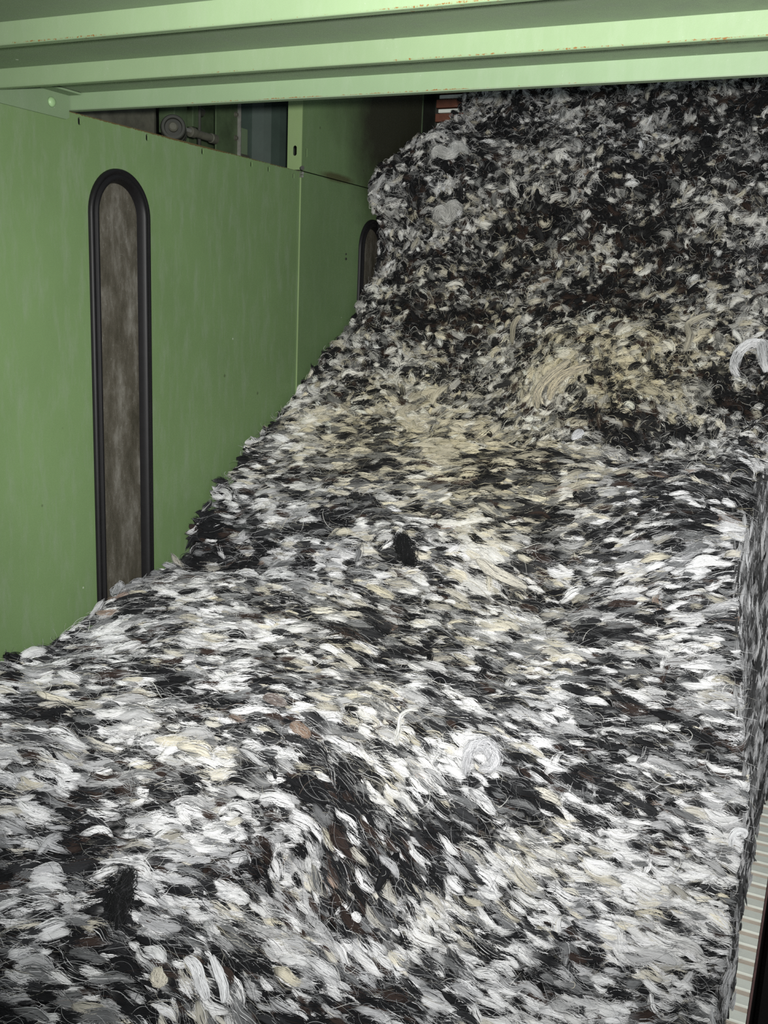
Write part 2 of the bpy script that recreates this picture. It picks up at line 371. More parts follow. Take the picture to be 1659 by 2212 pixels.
# ------------------------------------------------------------------ slatted floor conveyor and the lattice at the back
PITCH = .0555
cv = empty('slat_conveyor', (-.8, 1.8, 0)); tag(cv, 'slatted floor conveyor with pale ribbed slats at the lower right under the wool', 'conveyor')
XE = -.0150
obj('bed', box(bmesh.new(), -S + .005, XE - .012, .2, 4.05, -.075, -.034), 'wood', cv)
obj('edge_strip', box(bmesh.new(), XE - .002, XE + .003, .2, 4.05, -.075, -.004, .0015), 'edge', cv)
slat_me = tread_me = None
for k in range(62):
    y = .62 + k * PITCH
    if k == 0:
        bm = bmesh.new(); box(bm, -S + .01, XE - .003, -.0165, .0175, -.034, -.005, .0015)
        s = obj('slat', bm, 'wood', cv); slat_me = s.data
        bm = bmesh.new(); extrude_x(bm, [(-.0180, -.0050), (-.0177, -.0012), (-.0160, 0.0), (-.0140, -.0013), (-.006, -.0015), (.0168, -.0015), (.0180, -.003), (.0180, -.0050)], -S + .01, XE - .003)
        r_ = obj('tread', bm, 'tread', s); tread_me = r_.data
    else:
        s = bpy.data.objects.new('slat', slat_me); C.objects.link(s); s.parent = cv
        r_ = bpy.data.objects.new('tread', tread_me); C.objects.link(r_); r_.parent = s
    s.matrix_parent_inverse = Matrix.Translation(-Vector(cv.location)); s.location = (0, y, 0)
fr = empty('conveyor_frame', (.05, 1.8, -.36)); tag(fr, 'black steel side frame, gap shade in its colour, along the right edge of the slatted conveyor', 'frame')
obj('side_plate', box(bmesh.new(), XE + .012, XE + .020, .2, 4.05, -.36, -.030), 'black', fr)
obj('top_ledge', box(bmesh.new(), XE + .012, .50, .2, 4.05, -.036, -.030), 'black', fr)

ap = empty('lattice_apron', (-.8, 2.44 * S, 1.0)); tag(ap, 'brown wooden lattice apron with white strips, standing behind the top of the wool', 'apron')
slat_me = strip_me = None
for k in range(34):
    z = 1.02 + k * .0545
    if k == 0:
        s = obj('slat', box(bmesh.new(), -1.648, .35, -.012, .012, -.021, .010, .002), 'brown', ap); slat_me = s.data
        r_ = obj('strip', box(bmesh.new(), -1.634, .35, -.016, .008, .012, .026, .002), 'tread', s); strip_me = r_.data
    else:
        s = bpy.data.objects.new('slat', slat_me); C.objects.link(s); s.parent = ap
        r_ = bpy.data.objects.new('strip', strip_me); C.objects.link(r_); r_.parent = s
    s.matrix_parent_inverse = Matrix.Translation(-Vector(ap.location)); s.location = (0, 3.865 + .10 * (z - H), z)
wb = obj('wall_back', box(bmesh.new(), -2.6, .8, 2.56 * S, 2.58 * S, -.36, 3.2), 'dark'); tag(wb, kind='structure')

# ------------------------------------------------------------------ the wool
# outline of the heap: (left edge x, y, z), (right edge x, y, z), in survey units from the lens
ROWS = [
 ((-1.0, 0.2, -0.62), (-0.03, 0.8, -0.9)),
 ((-1.0, 0.4, -0.56), (-0.033, 1.0, -0.895)),
 ((-1.0, 0.6, -0.525), (-0.036, 1.15, -0.885)),
 ((-1.0, 0.78, -0.505), (-0.038, 1.2, -0.76)),
 ((-1.0, 0.936, -0.494), (-0.045, 1.235, -0.6)),
 ((-1.0, 1.09, -0.49), (-0.06, 1.265, -0.535)),
 ((-1.0, 1.266, -0.446), (-0.086, 1.36, -0.446)),
 ((-1.0, 1.345, -0.44), (-0.102, 1.41, -0.389)),
 ((-1.0, 1.345, -0.4), (-0.108, 1.43, -0.365)),
 ((-1.0, 1.511, -0.277), (-0.106, 1.51, -0.3)),
 ((-1.0, 1.6, -0.235), (-0.1, 1.6, -0.255)),
 ((-1.0, 1.727, -0.189), (-0.085, 1.72, -0.205)),
 ((-1.0, 1.85, -0.11), (-0.05, 1.84, -0.13)),
 ((-1.0, 1.94, -0.045), (-0.045, 1.94, -0.05)),
 ((-1.0, 2.035, 0.06), (-0.04, 2.03, 0.045)),
 ((-1.0, 2.055, 0.15), (-0.04, 2.08, 0.14)),
 ((-1.0, 2.02, 0.235), (-0.04, 2.13, 0.235)),
 ((-1.0, 2.17, 0.33), (-0.04, 2.19, 0.33)),
 ((-0.945, 2.3, 0.41), (-0.04, 2.25, 0.43)),
 ((-0.895, 2.345, 0.52), (-0.04, 2.31, 0.54)),
 ((-0.88, 2.37, 0.66), (-0.04, 2.36, 0.68))]
# flow of the flattened tufts: place, direction, how strictly they keep to it
FLOW = np.array([
 [-1.429, 2.373, 0.966, 0.879, 0.154, 0.118, 0.9, 0.172], [-1.03, 2.441, 1.0, 0.936, 0.137, 0.083, 0.95, 0.165], [-0.665, 2.518, 1.029, 0.925, 0.202, 0.072, 0.95, 0.162],
 [-0.383, 2.607, 1.059, 0.897, 0.077, 0.002, 0.9, 0.163], [-0.218, 2.503, 1.01, 0.836, -0.292, -0.159, 0.9, 0.156], [-1.401, 2.232, 0.86, 0.884, 0.145, 0.088, 0.9, 0.165],
 [-0.966, 2.305, 0.903, 0.93, 0.172, 0.089, 0.95, 0.157], [-0.615, 2.365, 0.937, 0.922, 0.194, 0.118, 0.95, 0.153], [-0.339, 2.4, 0.955, 0.855, 0.235, 0.152, 0.9, 0.152],
 [-1.161, 2.167, 0.755, 0.691, 0.1, 0.048, 0.7, 0.156], [-0.796, 2.214, 0.788, 0.772, -0.053, -0.202, 0.8, 0.15], [-0.649, 2.204, 0.779, 0.793, -0.345, -0.25, 0.9, 0.147],
 [-0.408, 2.249, 0.829, 0.817, 0.179, 0.333, 0.9, 0.145], [-0.254, 2.265, 0.839, 0.838, 0.207, 0.253, 0.9, 0.145], [-1.409, 2.007, 0.717, 0.826, 0.339, 0.113, 0.9, 0.157],
 [-1.45, 1.781, 0.651, 0.738, 0.51, 0.07, 0.9, 0.149], [-1.146, 1.916, 0.667, 0.918, 0.245, 0.011, 0.95, 0.145], [-0.837, 2.031, 0.69, 0.945, 0.099, -0.024, 0.95, 0.142],
 [-0.527, 2.112, 0.712, 0.95, 0.025, -0.005, 0.95, 0.141], [-0.277, 2.156, 0.723, 0.947, 0.079, 0.009, 0.95, 0.14], [-1.461, 1.436, 0.619, 0.721, 0.525, -0.122, 0.9, 0.135],
 [-1.304, 1.525, 0.6, 0.805, 0.389, -0.103, 0.9, 0.133], [-1.117, 1.678, 0.606, 0.796, 0.418, -0.031, 0.9, 0.134], [-0.825, 1.88, 0.618, 0.894, 0.022, -0.105, 0.9, 0.136],
 [-0.584, 1.964, 0.628, 0.939, 0.133, -0.061, 0.95, 0.135], [-0.296, 2.033, 0.632, 0.938, 0.148, -0.035, 0.95, 0.135], [-1.275, 1.352, 0.534, 0.737, 0.464, -0.227, 0.9, 0.127],
 [-1.077, 1.535, 0.525, 0.612, 0.326, -0.095, 0.7, 0.128], [-0.911, 1.623, 0.507, 0.752, 0.139, -0.236, 0.8, 0.128], [-0.784, 1.689, 0.5, 0.731, 0.115, -0.303, 0.8, 0.128],
 [-0.626, 1.802, 0.542, 0.657, 0.032, -0.238, 0.7, 0.129], [-0.451, 1.882, 0.551, 0.871, 0.156, -0.165, 0.9, 0.131], [-0.228, 1.959, 0.552, 0.868, 0.22, -0.092, 0.9, 0.133],
 [-1.209, 1.219, 0.463, 0.675, 0.395, -0.168, 0.8, 0.121], [-1.074, 1.38, 0.448, 0.599, 0.522, -0.094, 0.8, 0.123], [-0.923, 1.52, 0.44, 0.679, 0.413, -0.093, 0.8, 0.125],
 [-0.841, 1.58, 0.433, 0.771, -0.055, -0.461, 0.9, 0.126], [-0.809, 1.525, 0.369, 0.532, -0.403, -0.675, 0.95, 0.125], [-0.751, 1.57, 0.363, 0.723, -0.137, -0.601, 0.95, 0.125],
 [-0.658, 1.653, 0.376, 0.766, 0.018, -0.471, 0.9, 0.127], [-0.551, 1.755, 0.427, 0.79, 0.166, -0.398, 0.9, 0.129], [-0.381, 1.839, 0.433, 0.822, 0.247, -0.272, 0.9, 0.131],
 [-0.212, 1.919, 0.461, 0.84, 0.25, -0.206, 0.9, 0.133], [-1.113, 1.171, 0.408, 0.302, 0.628, -0.065, 0.7, 0.118], [-0.993, 1.342, 0.385, 0.541, 0.422, -0.138, 0.7, 0.121],
 [-0.877, 1.448, 0.362, 0.327, 0.696, 0.22, 0.8, 0.123], [-0.77, 1.476, 0.31, 0.589, -0.385, -0.561, 0.9, 0.123], [-0.693, 1.54, 0.297, 0.732, -0.154, -0.585, 0.95, 0.125],
 [-0.589, 1.62, 0.283, 0.766, 0.112, -0.55, 0.95, 0.127], [-0.441, 1.743, 0.31, 0.808, 0.226, -0.445, 0.95, 0.13], [-0.233, 1.86, 0.308, 0.794, 0.301, -0.299, 0.9, 0.134],
 [-1.066, 1.065, 0.374, 0.351, 0.356, -0.003, 0.5, 0.113], [-1.033, 1.221, 0.376, 0.235, -0.405, -0.175, 0.5, 0.118], [-0.925, 1.21, 0.329, 0.428, 0.367, -0.204, 0.6, 0.116],
 [-0.803, 1.362, 0.292, 0.514, 0.42, -0.222, 0.7, 0.12], [-0.665, 1.467, 0.243, 0.721, 0.034, -0.346, 0.8, 0.123], [-0.521, 1.58, 0.2, 0.807, 0.246, -0.314, 0.9, 0.127],
 [-0.331, 1.731, 0.167, 0.762, 0.347, -0.331, 0.9, 0.133], [-0.168, 1.839, 0.153, 0.76, 0.388, -0.287, 0.9, 0.138], [-0.837, 1.195, 0.29, 0.539, -0.39, -0.218, 0.7, 0.114],
 [-0.99, 1.034, 0.337, 0.458, 0.152, -0.13, 0.5, 0.111], [-0.686, 1.326, 0.236, 0.566, 0.342, -0.231, 0.7, 0.118], [-0.489, 1.5, 0.167, 0.641, 0.398, -0.266, 0.8, 0.124],
 [-0.274, 1.707, 0.1, 0.659, 0.387, -0.235, 0.8, 0.134], [-1.489, 2.747, 1.132, 0.471, 0.154, 0.068, 0.5, 0.193], [-1.109, 2.784, 1.145, 0.495, 0.06, 0.035, 0.5, 0.185],
 [-0.94, 2.847, 1.181, 0.37, 0.287, 0.174, 0.5, 0.185], [-0.763, 2.962, 1.257, 0.265, 0.669, 0.452, 0.85, 0.188], [-0.803, 2.825, 1.166, 0.007, 0.711, 0.466, 0.85, 0.181],
 [-0.604, 2.997, 1.28, 0.557, 0.467, 0.334, 0.8, 0.188], [-0.421, 3.081, 1.343, 0.486, 0.272, 0.224, 0.6, 0.191], [-0.576, 2.892, 1.206, 0.794, -0.07, -0.072, 0.8, 0.181],
 [-0.375, 2.808, 1.15, 0.258, -0.56, -0.332, 0.7, 0.175], [-0.843, 3.282, 1.585, 0.459, 0.072, 0.185, 0.5, 0.208], [-0.666, 3.209, 1.471, 0.361, 0.226, 0.262, 0.5, 0.201],
 [-1.205, 3.188, 1.451, 0.197, -0.024, -0.023, 0.2, 0.209], [-1.255, 3.272, 1.744, 0.1, 0.008, 0.001, 0.1, 0.216], [-0.797, 3.326, 1.822, 0.099, 0.011, 0.0, 0.1, 0.211],
 [-0.42, 3.322, 1.68, 0.1, 0.004, 0.001, 0.1, 0.206], [-1.104, 3.522, 2.002, 0.1, -0.007, -0.004, 0.1, 0.229], [-1.309, 3.05, 1.324, 0.198, -0.022, -0.019, 0.2, 0.204],
 [-0.317, 3.211, 1.47, 0.274, -0.086, -0.087, 0.3, 0.198]])
# where pale, cream or dark fleece gathers, and shade painted under ledge and bulge: place, reach, paler (+) or darker (-), creamier, browner
SHADE = np.array([
 [-0.849, 2.056, 0.704, 0.33, 0.0, 0.22, 0], [-1.172, 1.958, 0.686, 0.261, -0.02, 0.15, 0], [-0.43, 2.148, 0.73, 0.275, 0.02, 0.05, 0],
 [-1.229, 2.711, 1.112, 0.276, 0.15, 0.55, 0], [-0.938, 2.548, 1.047, 0.298, 0.25, 0.6, 0], [-1.352, 2.501, 1.039, 0.202, 0.2, 0.5, 0],
 [-0.717, 2.484, 1.015, 0.256, 0.1, 0.5, 0], [-0.757, 2.944, 1.245, 0.149, 0.15, 0.6, 0], [-0.475, 3.026, 1.3, 0.216, 0.05, 0.5, 0.1],
 [-0.576, 2.892, 1.206, 0.16, 0.1, 0.5, 0], [-1.288, 3.184, 1.448, 0.298, -0.05, 0.3, 0.1], [-0.739, 3.207, 1.468, 0.357, -0.1, 0.35, 0.15],
 [-0.59, 1.792, 0.514, 0.08, 0.8, 0, 0], [-0.827, 1.77, 0.582, 0.064, 0.6, 0.3, 0], [-0.169, 2.119, 0.681, 0.122, 0.4, 0, 0],
 [-0.121, 1.944, 0.432, 0.071, 0.8, 0, 0], [-0.154, 1.873, 0.232, 0.133, 0.5, 0.1, 0], [-0.354, 1.782, 0.284, 0.093, 0.6, 0, 0],
 [-1.139, 1.511, 0.54, 0.102, 0.4, 0.1, 0], [-1.022, 1.426, 0.439, 0.121, 0.4, 0, 0], [-0.723, 1.695, 0.471, 0.079, 0.6, 0.2, 0],
 [-0.838, 1.354, 0.304, 0.085, 0.4, 0.2, 0], [-1.169, 2.179, 0.801, 0.18, 0.35, -0.2, 0], [-0.854, 2.228, 0.836, 0.12, 0.3, -0.2, 0],
 [-0.612, 1.561, 0.251, 0.078, 0.5, 0.2, 0], [-0.453, 1.771, 0.364, 0.081, 0.4, 0.3, 0], [-0.848, 1.183, 0.294, 0.07, 0.5, 0.1, 0],
 [-1.397, 1.489, 0.614, 0.108, 0.3, 0, 0], [-1.113, 1.431, 0.491, 0.067, -0.5, 0, 0.2], [-1.242, 1.255, 0.492, 0.065, -0.45, 0, 0],
 [-1.038, 1.215, 0.379, 0.042, -0.8, 0, 0], [-0.474, 1.815, 0.47, 0.069, -0.9, 0, 0], [-0.16, 1.921, 0.401, 0.095, -0.5, 0, 0.1],
 [-0.65, 1.399, 0.227, 0.075, -0.6, 0, 0.3], [-1.011, 0.996, 0.34, 0.078, -0.2, 0, 0], [-0.862, 1.44, 0.351, 0.076, -0.3, 0, 0.1],
 [-0.965, 2.22, 0.834, 0.047, -0.9, 0, 0], [-0.694, 3.29, 1.603, 0.274, -0.35, 0, 0], [-0.548, 3.508, 1.985, 0.429, -0.35, 0, 0],
 [-0.211, 2.918, 1.219, 0.143, -0.7, 0, 0], [-1.135, 3.218, 1.485, 0.111, -0.6, 0, 0], [-1.3, 3.03, 1.31, 0.161, -0.3, 0, 0.05],
 [-0.556, 2.198, 0.773, 0.103, -0.4, 0, 0.1], [-0.763, 1.499, 0.319, 0.066, -0.5, 0, 0.3], [-0.651, 1.639, 0.355, 0.079, -0.4, 0, 0.1],
 [-1.154, 1.454, 0.52, 0.067, -0.3, 0, 0.1], [-1.171, 1.2, 0.437, 0.095, 0.12, 0, 0], [-1.043, 1.093, 0.363, 0.111, 0.15, 0, 0],
 [-0.129, 1.983, 0.545, 0.059, -0.7, 0, 0.3], [-0.917, 1.579, 0.474, 0.067, -0.3, 0, 0.3], [-1.513, 2.155, 0.743, 0.089, -0.8, 0, 0],  # last entry: shade under the ledge, put into the wool colour
 [-0.569, 2.82, 1.158, 0.094, -0.6, 0, 0.1], [-0.411, 2.745, 1.115, 0.091, -0.3, 0, 0], [-1.017, 3.288, 1.79, 0.375, -0.1, 0.05, 0],  # first two: painted shade beneath the overhanging bulge
 [-1.059, 1.697, 0.601, 0.094, -0.3, 0, 0.1]])
# bulges and hollows: place, reach along / across the slope, height
BULGE = np.array([
 [-0.592, 1.798, 0.521, 0.094, 0.03], [-0.835, 1.765, 0.582, 0.06, 0.02], [-0.846, 1.606, 0.455, 0.054, 0.06],
 [-0.928, 1.597, 0.494, 0.078, 0.03], [-0.787, 1.587, 0.404, 0.048, 0.06], [-0.722, 1.576, 0.348, 0.053, 0.05],
 [-0.647, 1.57, 0.284, 0.068, 0.025], [-0.851, 1.516, 0.392, 0.053, -0.07], [-0.845, 1.455, 0.348, 0.062, -0.045],
 [-0.774, 1.465, 0.306, 0.052, -0.04], [-0.679, 1.455, 0.246, 0.057, -0.03], [-0.721, 2.177, 0.762, 0.214, -0.05],
 [-0.559, 2.208, 0.781, 0.089, -0.03], [-1.506, 2.144, 0.74, 0.077, -0.04], [-1.361, 2.172, 0.755, 0.075, -0.03],
 [-1.167, 2.177, 0.789, 0.096, -0.025], [-0.662, 2.956, 1.25, 0.2, 0.1], [-0.781, 2.885, 1.205, 0.099, 0.03],
 [-0.532, 2.723, 1.106, 0.119, -0.06], [-0.363, 2.686, 1.088, 0.077, -0.03], [-1.011, 2.234, 0.849, 0.059, 0.02],
 [-1.462, 1.797, 0.656, 0.15, 0.02], [-1.399, 3.235, 1.508, 0.166, 0.05], [-1.08, 3.278, 1.58, 0.195, -0.05],
 [-1.54, 3.239, 1.818, 0.102, 0.04], [-1.403, 3.445, 1.951, 0.159, 0.05], [-1.544, 3.271, 1.569, 0.102, -0.05],
 [-0.632, 3.314, 1.677, 0.255, -0.05], [-0.9, 3.403, 1.905, 0.201, 0.05], [-1.117, 2.984, 1.277, 0.166, -0.03],
 [-1.065, 1.248, 0.397, 0.055, 0.02], [-0.877, 1.224, 0.309, 0.071, 0.03]])
LEFT = np.array([a for a, b in ROWS]); RGT = np.array([b for a, b in ROWS])
def unit(a): return a / np.maximum(np.linalg.norm(a, axis=-1, keepdims=True), 1e-9)
def crm(T, v):
    """smooth curve through the rows of T"""
    n = len(T) - 1; v = np.clip(v, 0, n - 1e-6); i = v.astype(int); t = (v - i)[:, None]
    p0, p1, p2, p3 = T[np.maximum(i - 1, 0)], T[i], T[i + 1], T[np.minimum(i + 2, n)]
    return .5 * (2 * p1 + (p2 - p0) * t + (2 * p0 - 5 * p1 + 4 * p2 - p3) * t ** 2 + (3 * p1 - p0 - 3 * p2 + p3) * t ** 3)
_lat = rng.random((32, 32, 32))
def vnoise(P):
    P = np.asarray(P); i = np.floor(P).astype(int); f = P - i; f = f * f * (3 - 2 * f); r = 0
    for dx in (0, 1):
        for dy in (0, 1):
            for dz in (0, 1):
                wgt = (f[:, 0] if dx else 1 - f[:, 0]) * (f[:, 1] if dy else 1 - f[:, 1]) * (f[:, 2] if dz else 1 - f[:, 2])
                r = r + wgt * _lat[(i[:, 0] + dx) % 32, (i[:, 1] + dy) % 32, (i[:, 2] + dz) % 32]
    return r
def fbm(P, o=3): return sum(vnoise(P * 2 ** k + 17.3 * k) / 2 ** (k + 1) for k in range(o)) / (1 - .5 ** o)
NU, NV = 220, 520
def base_surface():
    u = np.linspace(0, 1, NU); v = np.linspace(0, len(ROWS) - 1, NV)
    L = crm(LEFT, v); R = crm(RGT, v)
    P = (L[:, None] * (1 - u)[None, :, None] + R[:, None] * u[None, :, None]) * S; P[..., 2] += H
    return P
def grid_normals(P):
    du = np.gradient(P, axis=1); dv = np.gradient(P, axis=0)
    return unit(np.cross(du, dv))
G = base_surface(); GN = grid_normals(G)
flat = G.reshape(-1, 3); fn = GN.reshape(-1, 3)
d = np.zeros(len(flat))
for b in BULGE:
    r2 = ((flat - b[:3]) ** 2); q = np.sqrt(r2.sum(1)) / b[3]
    d += b[4] * np.exp(-q ** 2)
vv = np.repeat(np.linspace(0, len(ROWS) - 1, NV), NU)
loose = np.clip((vv - 9.8) / 1.8, 0, 1)
d += (fbm(flat * 3.2) - .5) * .075 + (fbm(flat * 9 + 5) - .5) * (.035 + .05 * loose)
d *= np.clip(np.tile(np.minimum(1, np.linspace(0, 1, NU) / .02), NV), .3, 1)
flat = flat + fn * (d - .020)[:, None]
flat[:, 0] = np.maximum(flat[:, 0], -S + .017); flat[:, 2] = np.maximum(flat[:, 2], .012)
G = flat.reshape(NV, NU, 3); GN = grid_normals(G); LOOSE = loose.reshape(NV, NU)
# the side of the heap, straight down to the slats
NF = 60
t = np.linspace(0, 1, NF)[None, :, None]
top = G[:, -1][:, None]
foot = top.copy(); foot[..., 2] = .004; foot[..., 0] = np.minimum(np.maximum(foot[..., 0] + .03, -.066), -.056); 
F = top * (1 - t) + foot * t
F[..., 0] += (np.sin(np.pi * t[..., 0]) * (fbm(F.reshape(-1, 3) * np.array([4, 7, 2.0])) - .5).reshape(NV, NF)) * .045
FN = grid_normals(F)

def shade_at(P):
    pale = np.zeros(len(P)); cream = np.zeros(len(P)); brown = np.zeros(len(P))
    for s in SHADE:
        wgt = np.exp(-((P - s[:3]) ** 2).sum(1) / s[3] ** 2)
        pale += wgt * s[4]; cream += wgt * s[5]; brown += wgt * s[6]
    return pale, cream, brown
def flow_at(P, nrm):
    acc = np.zeros_like(P); k = np.zeros(len(P)) + 1e-9
    for f in FLOW:
        q = ((P - f[:3]) ** 2).sum(1)
        wgt = np.exp(-q / f[7] ** 2) + 1e-7 / (q + .01)
        sgn = np.sign(f[3] + 1e-3)
        acc += wgt[:, None] * f[3:6] * sgn; k += wgt
    dirn = acc / k[:, None]
    strict = np.clip(np.linalg.norm(dirn, axis=1), 0, 1)
    dirn -= nrm * (dirn * nrm).sum(1, keepdims=True)
    return unit(dirn), strict
PAL = np.array([(.86, .865, .87), (.50, .505, .515), (.19, .195, .20), (.011, .0115, .013), (.034, .035, .038), (.78, .755, .68), (.046, .031, .026), (.33, .25, .205)])
def pick_colour(P, bias, ls=0.0):
    n = len(P); pale, cream, brown = shade_at(P)
    patch = (fbm(P * np.array([5, 7, 9.0]), 2) - .5) * 1.1 + (fbm(P * np.array([13, 16, 18.0]) + 9, 2) - .5) * 1.5
    x = rng.normal(0, .60, n) + patch + pale * .8 + bias
    idx = np.full(n, 3)
    r = rng.random(n)
    idx[x > -.30] = 4; idx[x > -.10] = 2; idx[x > .10] = 1; idx[x > .36] = 0
    cr = (idx <= 1) & (r < np.clip(.10 + .8 * cream, 0, .75)); idx[cr] = 5
    br = (idx >= 3) & (idx <= 4) & (rng.random(n) < np.clip(.08 + brown, 0, .7)); idx[br] = 6
    idx[rng.random(n) < .0018] = 7
    if np.ndim(ls): swp = (idx == 2) & (ls > .5) & (rng.random(n) < .5); idx[swp] = rng.choice([3, 4, 0], swp.sum(), p=[.5, .25, .25])
    c = PAL[idx] * rng.uniform(.86, 1.12, (n, 1))
    wm = np.clip(cream * .62 + .22 * ls + .22 * (fbm(P * 6 + 40, 2) - .4), 0, .85)[:, None]; c = c * (1 - wm * np.array([[.02, .09, .34]]))
    half = (idx == 5); c[half] = c[half] * rng.uniform(.55, 1.05, (half.sum(), 1)) * (1 - rng.random((half.sum(), 1)) ** 2 * np.array([[.0, .03, .14]]))
    return np.clip(c, 0, .9), idx
def sample(Pg, Ng, count, extra):
    nv, nu = Pg.shape[:2]
    A = np.linalg.norm(np.cross(Pg[1:, :-1] - Pg[:-1, :-1], Pg[:-1, 1:] - Pg[:-1, :-1]), axis=-1)
    wgt = (A * extra[:-1, :-1]).ravel(); i = rng.choice(len(wgt), count, p=wgt / wgt.sum()); r, c = i // (nu - 1), i % (nu - 1)
    a, b = rng.random((2, count, 1))
    f = lambda T: (T[r, c] * (1 - a) + T[r + 1, c] * a) * (1 - b) + (T[r, c + 1] * (1 - a) + T[r + 1, c + 1] * a) * b
    return f(Pg), unit(f(Ng)), r

class Tufts:
    """every tuft: centre, frame (along, across, out), half sizes, bend and tint"""
    def __init__(s, P, nrm, along, L, W_, T_, bend, col, idx, strands):
        s.P, s.n, s.a = P, nrm, along; s.b = unit(np.cross(nrm, along)); s.n = np.cross(s.a, s.b)
        s.L, s.W, s.T, s.k, s.col, s.idx, s.strands = L, W_, T_, bend, col, idx, strands
        s.ph = rng.random(len(P)) * 6.28
        key = np.floor(P / .035).astype(int); o = np.lexsort((key[:, 0], key[:, 1], key[:, 2])); s.nb = np.empty(len(P), int)
        s.nb[o] = np.roll(o, rng.integers(1, 3)); s.nb2 = np.empty(len(P), int); s.nb2[o] = np.roll(o, -2)
        s.shrink = .88 if len(P) > 9000 else .6; s.xmax = None
    def axis(s, q, i=None):
        """point and heading on the tuft's bent centre line at q in -1..1"""
        g = (lambda x: x) if i is None else (lambda x: x[i])
        k = np.where(np.abs(g(s.k)) < .05, .05, g(s.k))
        e = (slice(None),) + (None,) * (q.ndim - 1)
        k, L, ph = k[e], g(s.L)[e], g(s.ph)[e]
        x = L * np.sin(k * q) / k; y = L * (1 - np.cos(k * q)) / k - L * np.abs(k) * .12 * np.sign(k) + .10 * L * np.sin(2.6 * q + ph)
        return x, y, k * q
def tuft_cores(Tf):
    n = len(Tf.P); rings = np.array([-.84, -.42, 0.02, .45, .86]); na = 5
    q = np.tile(rings, (n, 1)); x, y, hd = Tf.axis(q)
    env = np.sqrt(np.maximum(0, 1 - np.abs(q) ** 2.2)) * rng.uniform(.75, 1.15, q.shape)
    ang = np.arange(na) * 2 * np.pi / na
    cb = np.cos(ang)[None, None]; cn = np.sin(ang)[None, None]
    sk = Tf.shrink if np.ndim(Tf.shrink) == 0 else Tf.shrink[:, None, None]
    sb = Tf.W[:, None, None] * sk * env[..., None] * cb; sn = Tf.T[:, None, None] * sk * env[..., None] * cn
    X = x[..., None] - np.sin(hd)[..., None] * sb; Y = y[..., None] + np.cos(hd)[..., None] * sb
    V = Tf.P[:, None, None] + X[..., None] * Tf.a[:, None, None] + Y[..., None] * Tf.b[:, None, None] + sn[..., None] * Tf.n[:, None, None]
    V = V.reshape(n, -1, 3)
    qt = np.tile(np.array([-1.0, 1.0]), (n, 1)); xt, yt, _ = Tf.axis(qt)
    tips = Tf.P[:, None] + xt[..., None] * Tf.a[:, None] + yt[..., None] * Tf.b[:, None]
    V = np.concatenate([V, tips], 1); m_ = V.shape[1]; nr = len(rings)
    if Tf.xmax is not None: V[..., 0] = np.minimum(V[..., 0], Tf.xmax[:, None] - .001)
    tri = []
    for r in range(nr - 1):
        for k in range(na):
            a, b, c, d_ = r * na + k, r * na + (k + 1) % na, (r + 1) * na + (k + 1) % na, (r + 1) * na + k
            tri += [(a, b, c), (a, c, d_)]
    for k in range(na):
        tri.append((nr * na, (k + 1) % na, k)); tri.append((nr * na + 1, (nr - 1) * na + k, (nr - 1) * na + (k + 1) % na))
    tri = np.array(tri); Fc = (tri[None] + (np.arange(n) * m_)[:, None, None]).reshape(-1, 3)
    col = np.repeat(Tf.col[:, None], m_, 1) * np.clip(rng.normal(1, .10, (n, m_, 1)), .7, 1.3)
    e = np.concatenate([np.repeat(np.clip((np.abs(q) - .3) / .7, 0, 1) ** 1.5 * rng.uniform(.1, .8, q.shape), na, 1), np.full((n, 2), .8)], 1)[..., None]
    col = col * (1 - e) + Tf.col[Tf.nb][:, None] * e
    gx = np.concatenate([np.repeat(x, na, 1), xt], 1) + rng.random((n, 1)) * 50
    gy = np.concatenate([np.tile(ang, (n, nr)) * .012, np.zeros((n, 2))], 1) + rng.random((n, 1)) * 50
    return V.reshape(-1, 3), Fc, col.reshape(-1, 3), np.stack([gx.ravel(), gy.ravel(), 0 * gx.ravel()], 1)
NP_ = 6
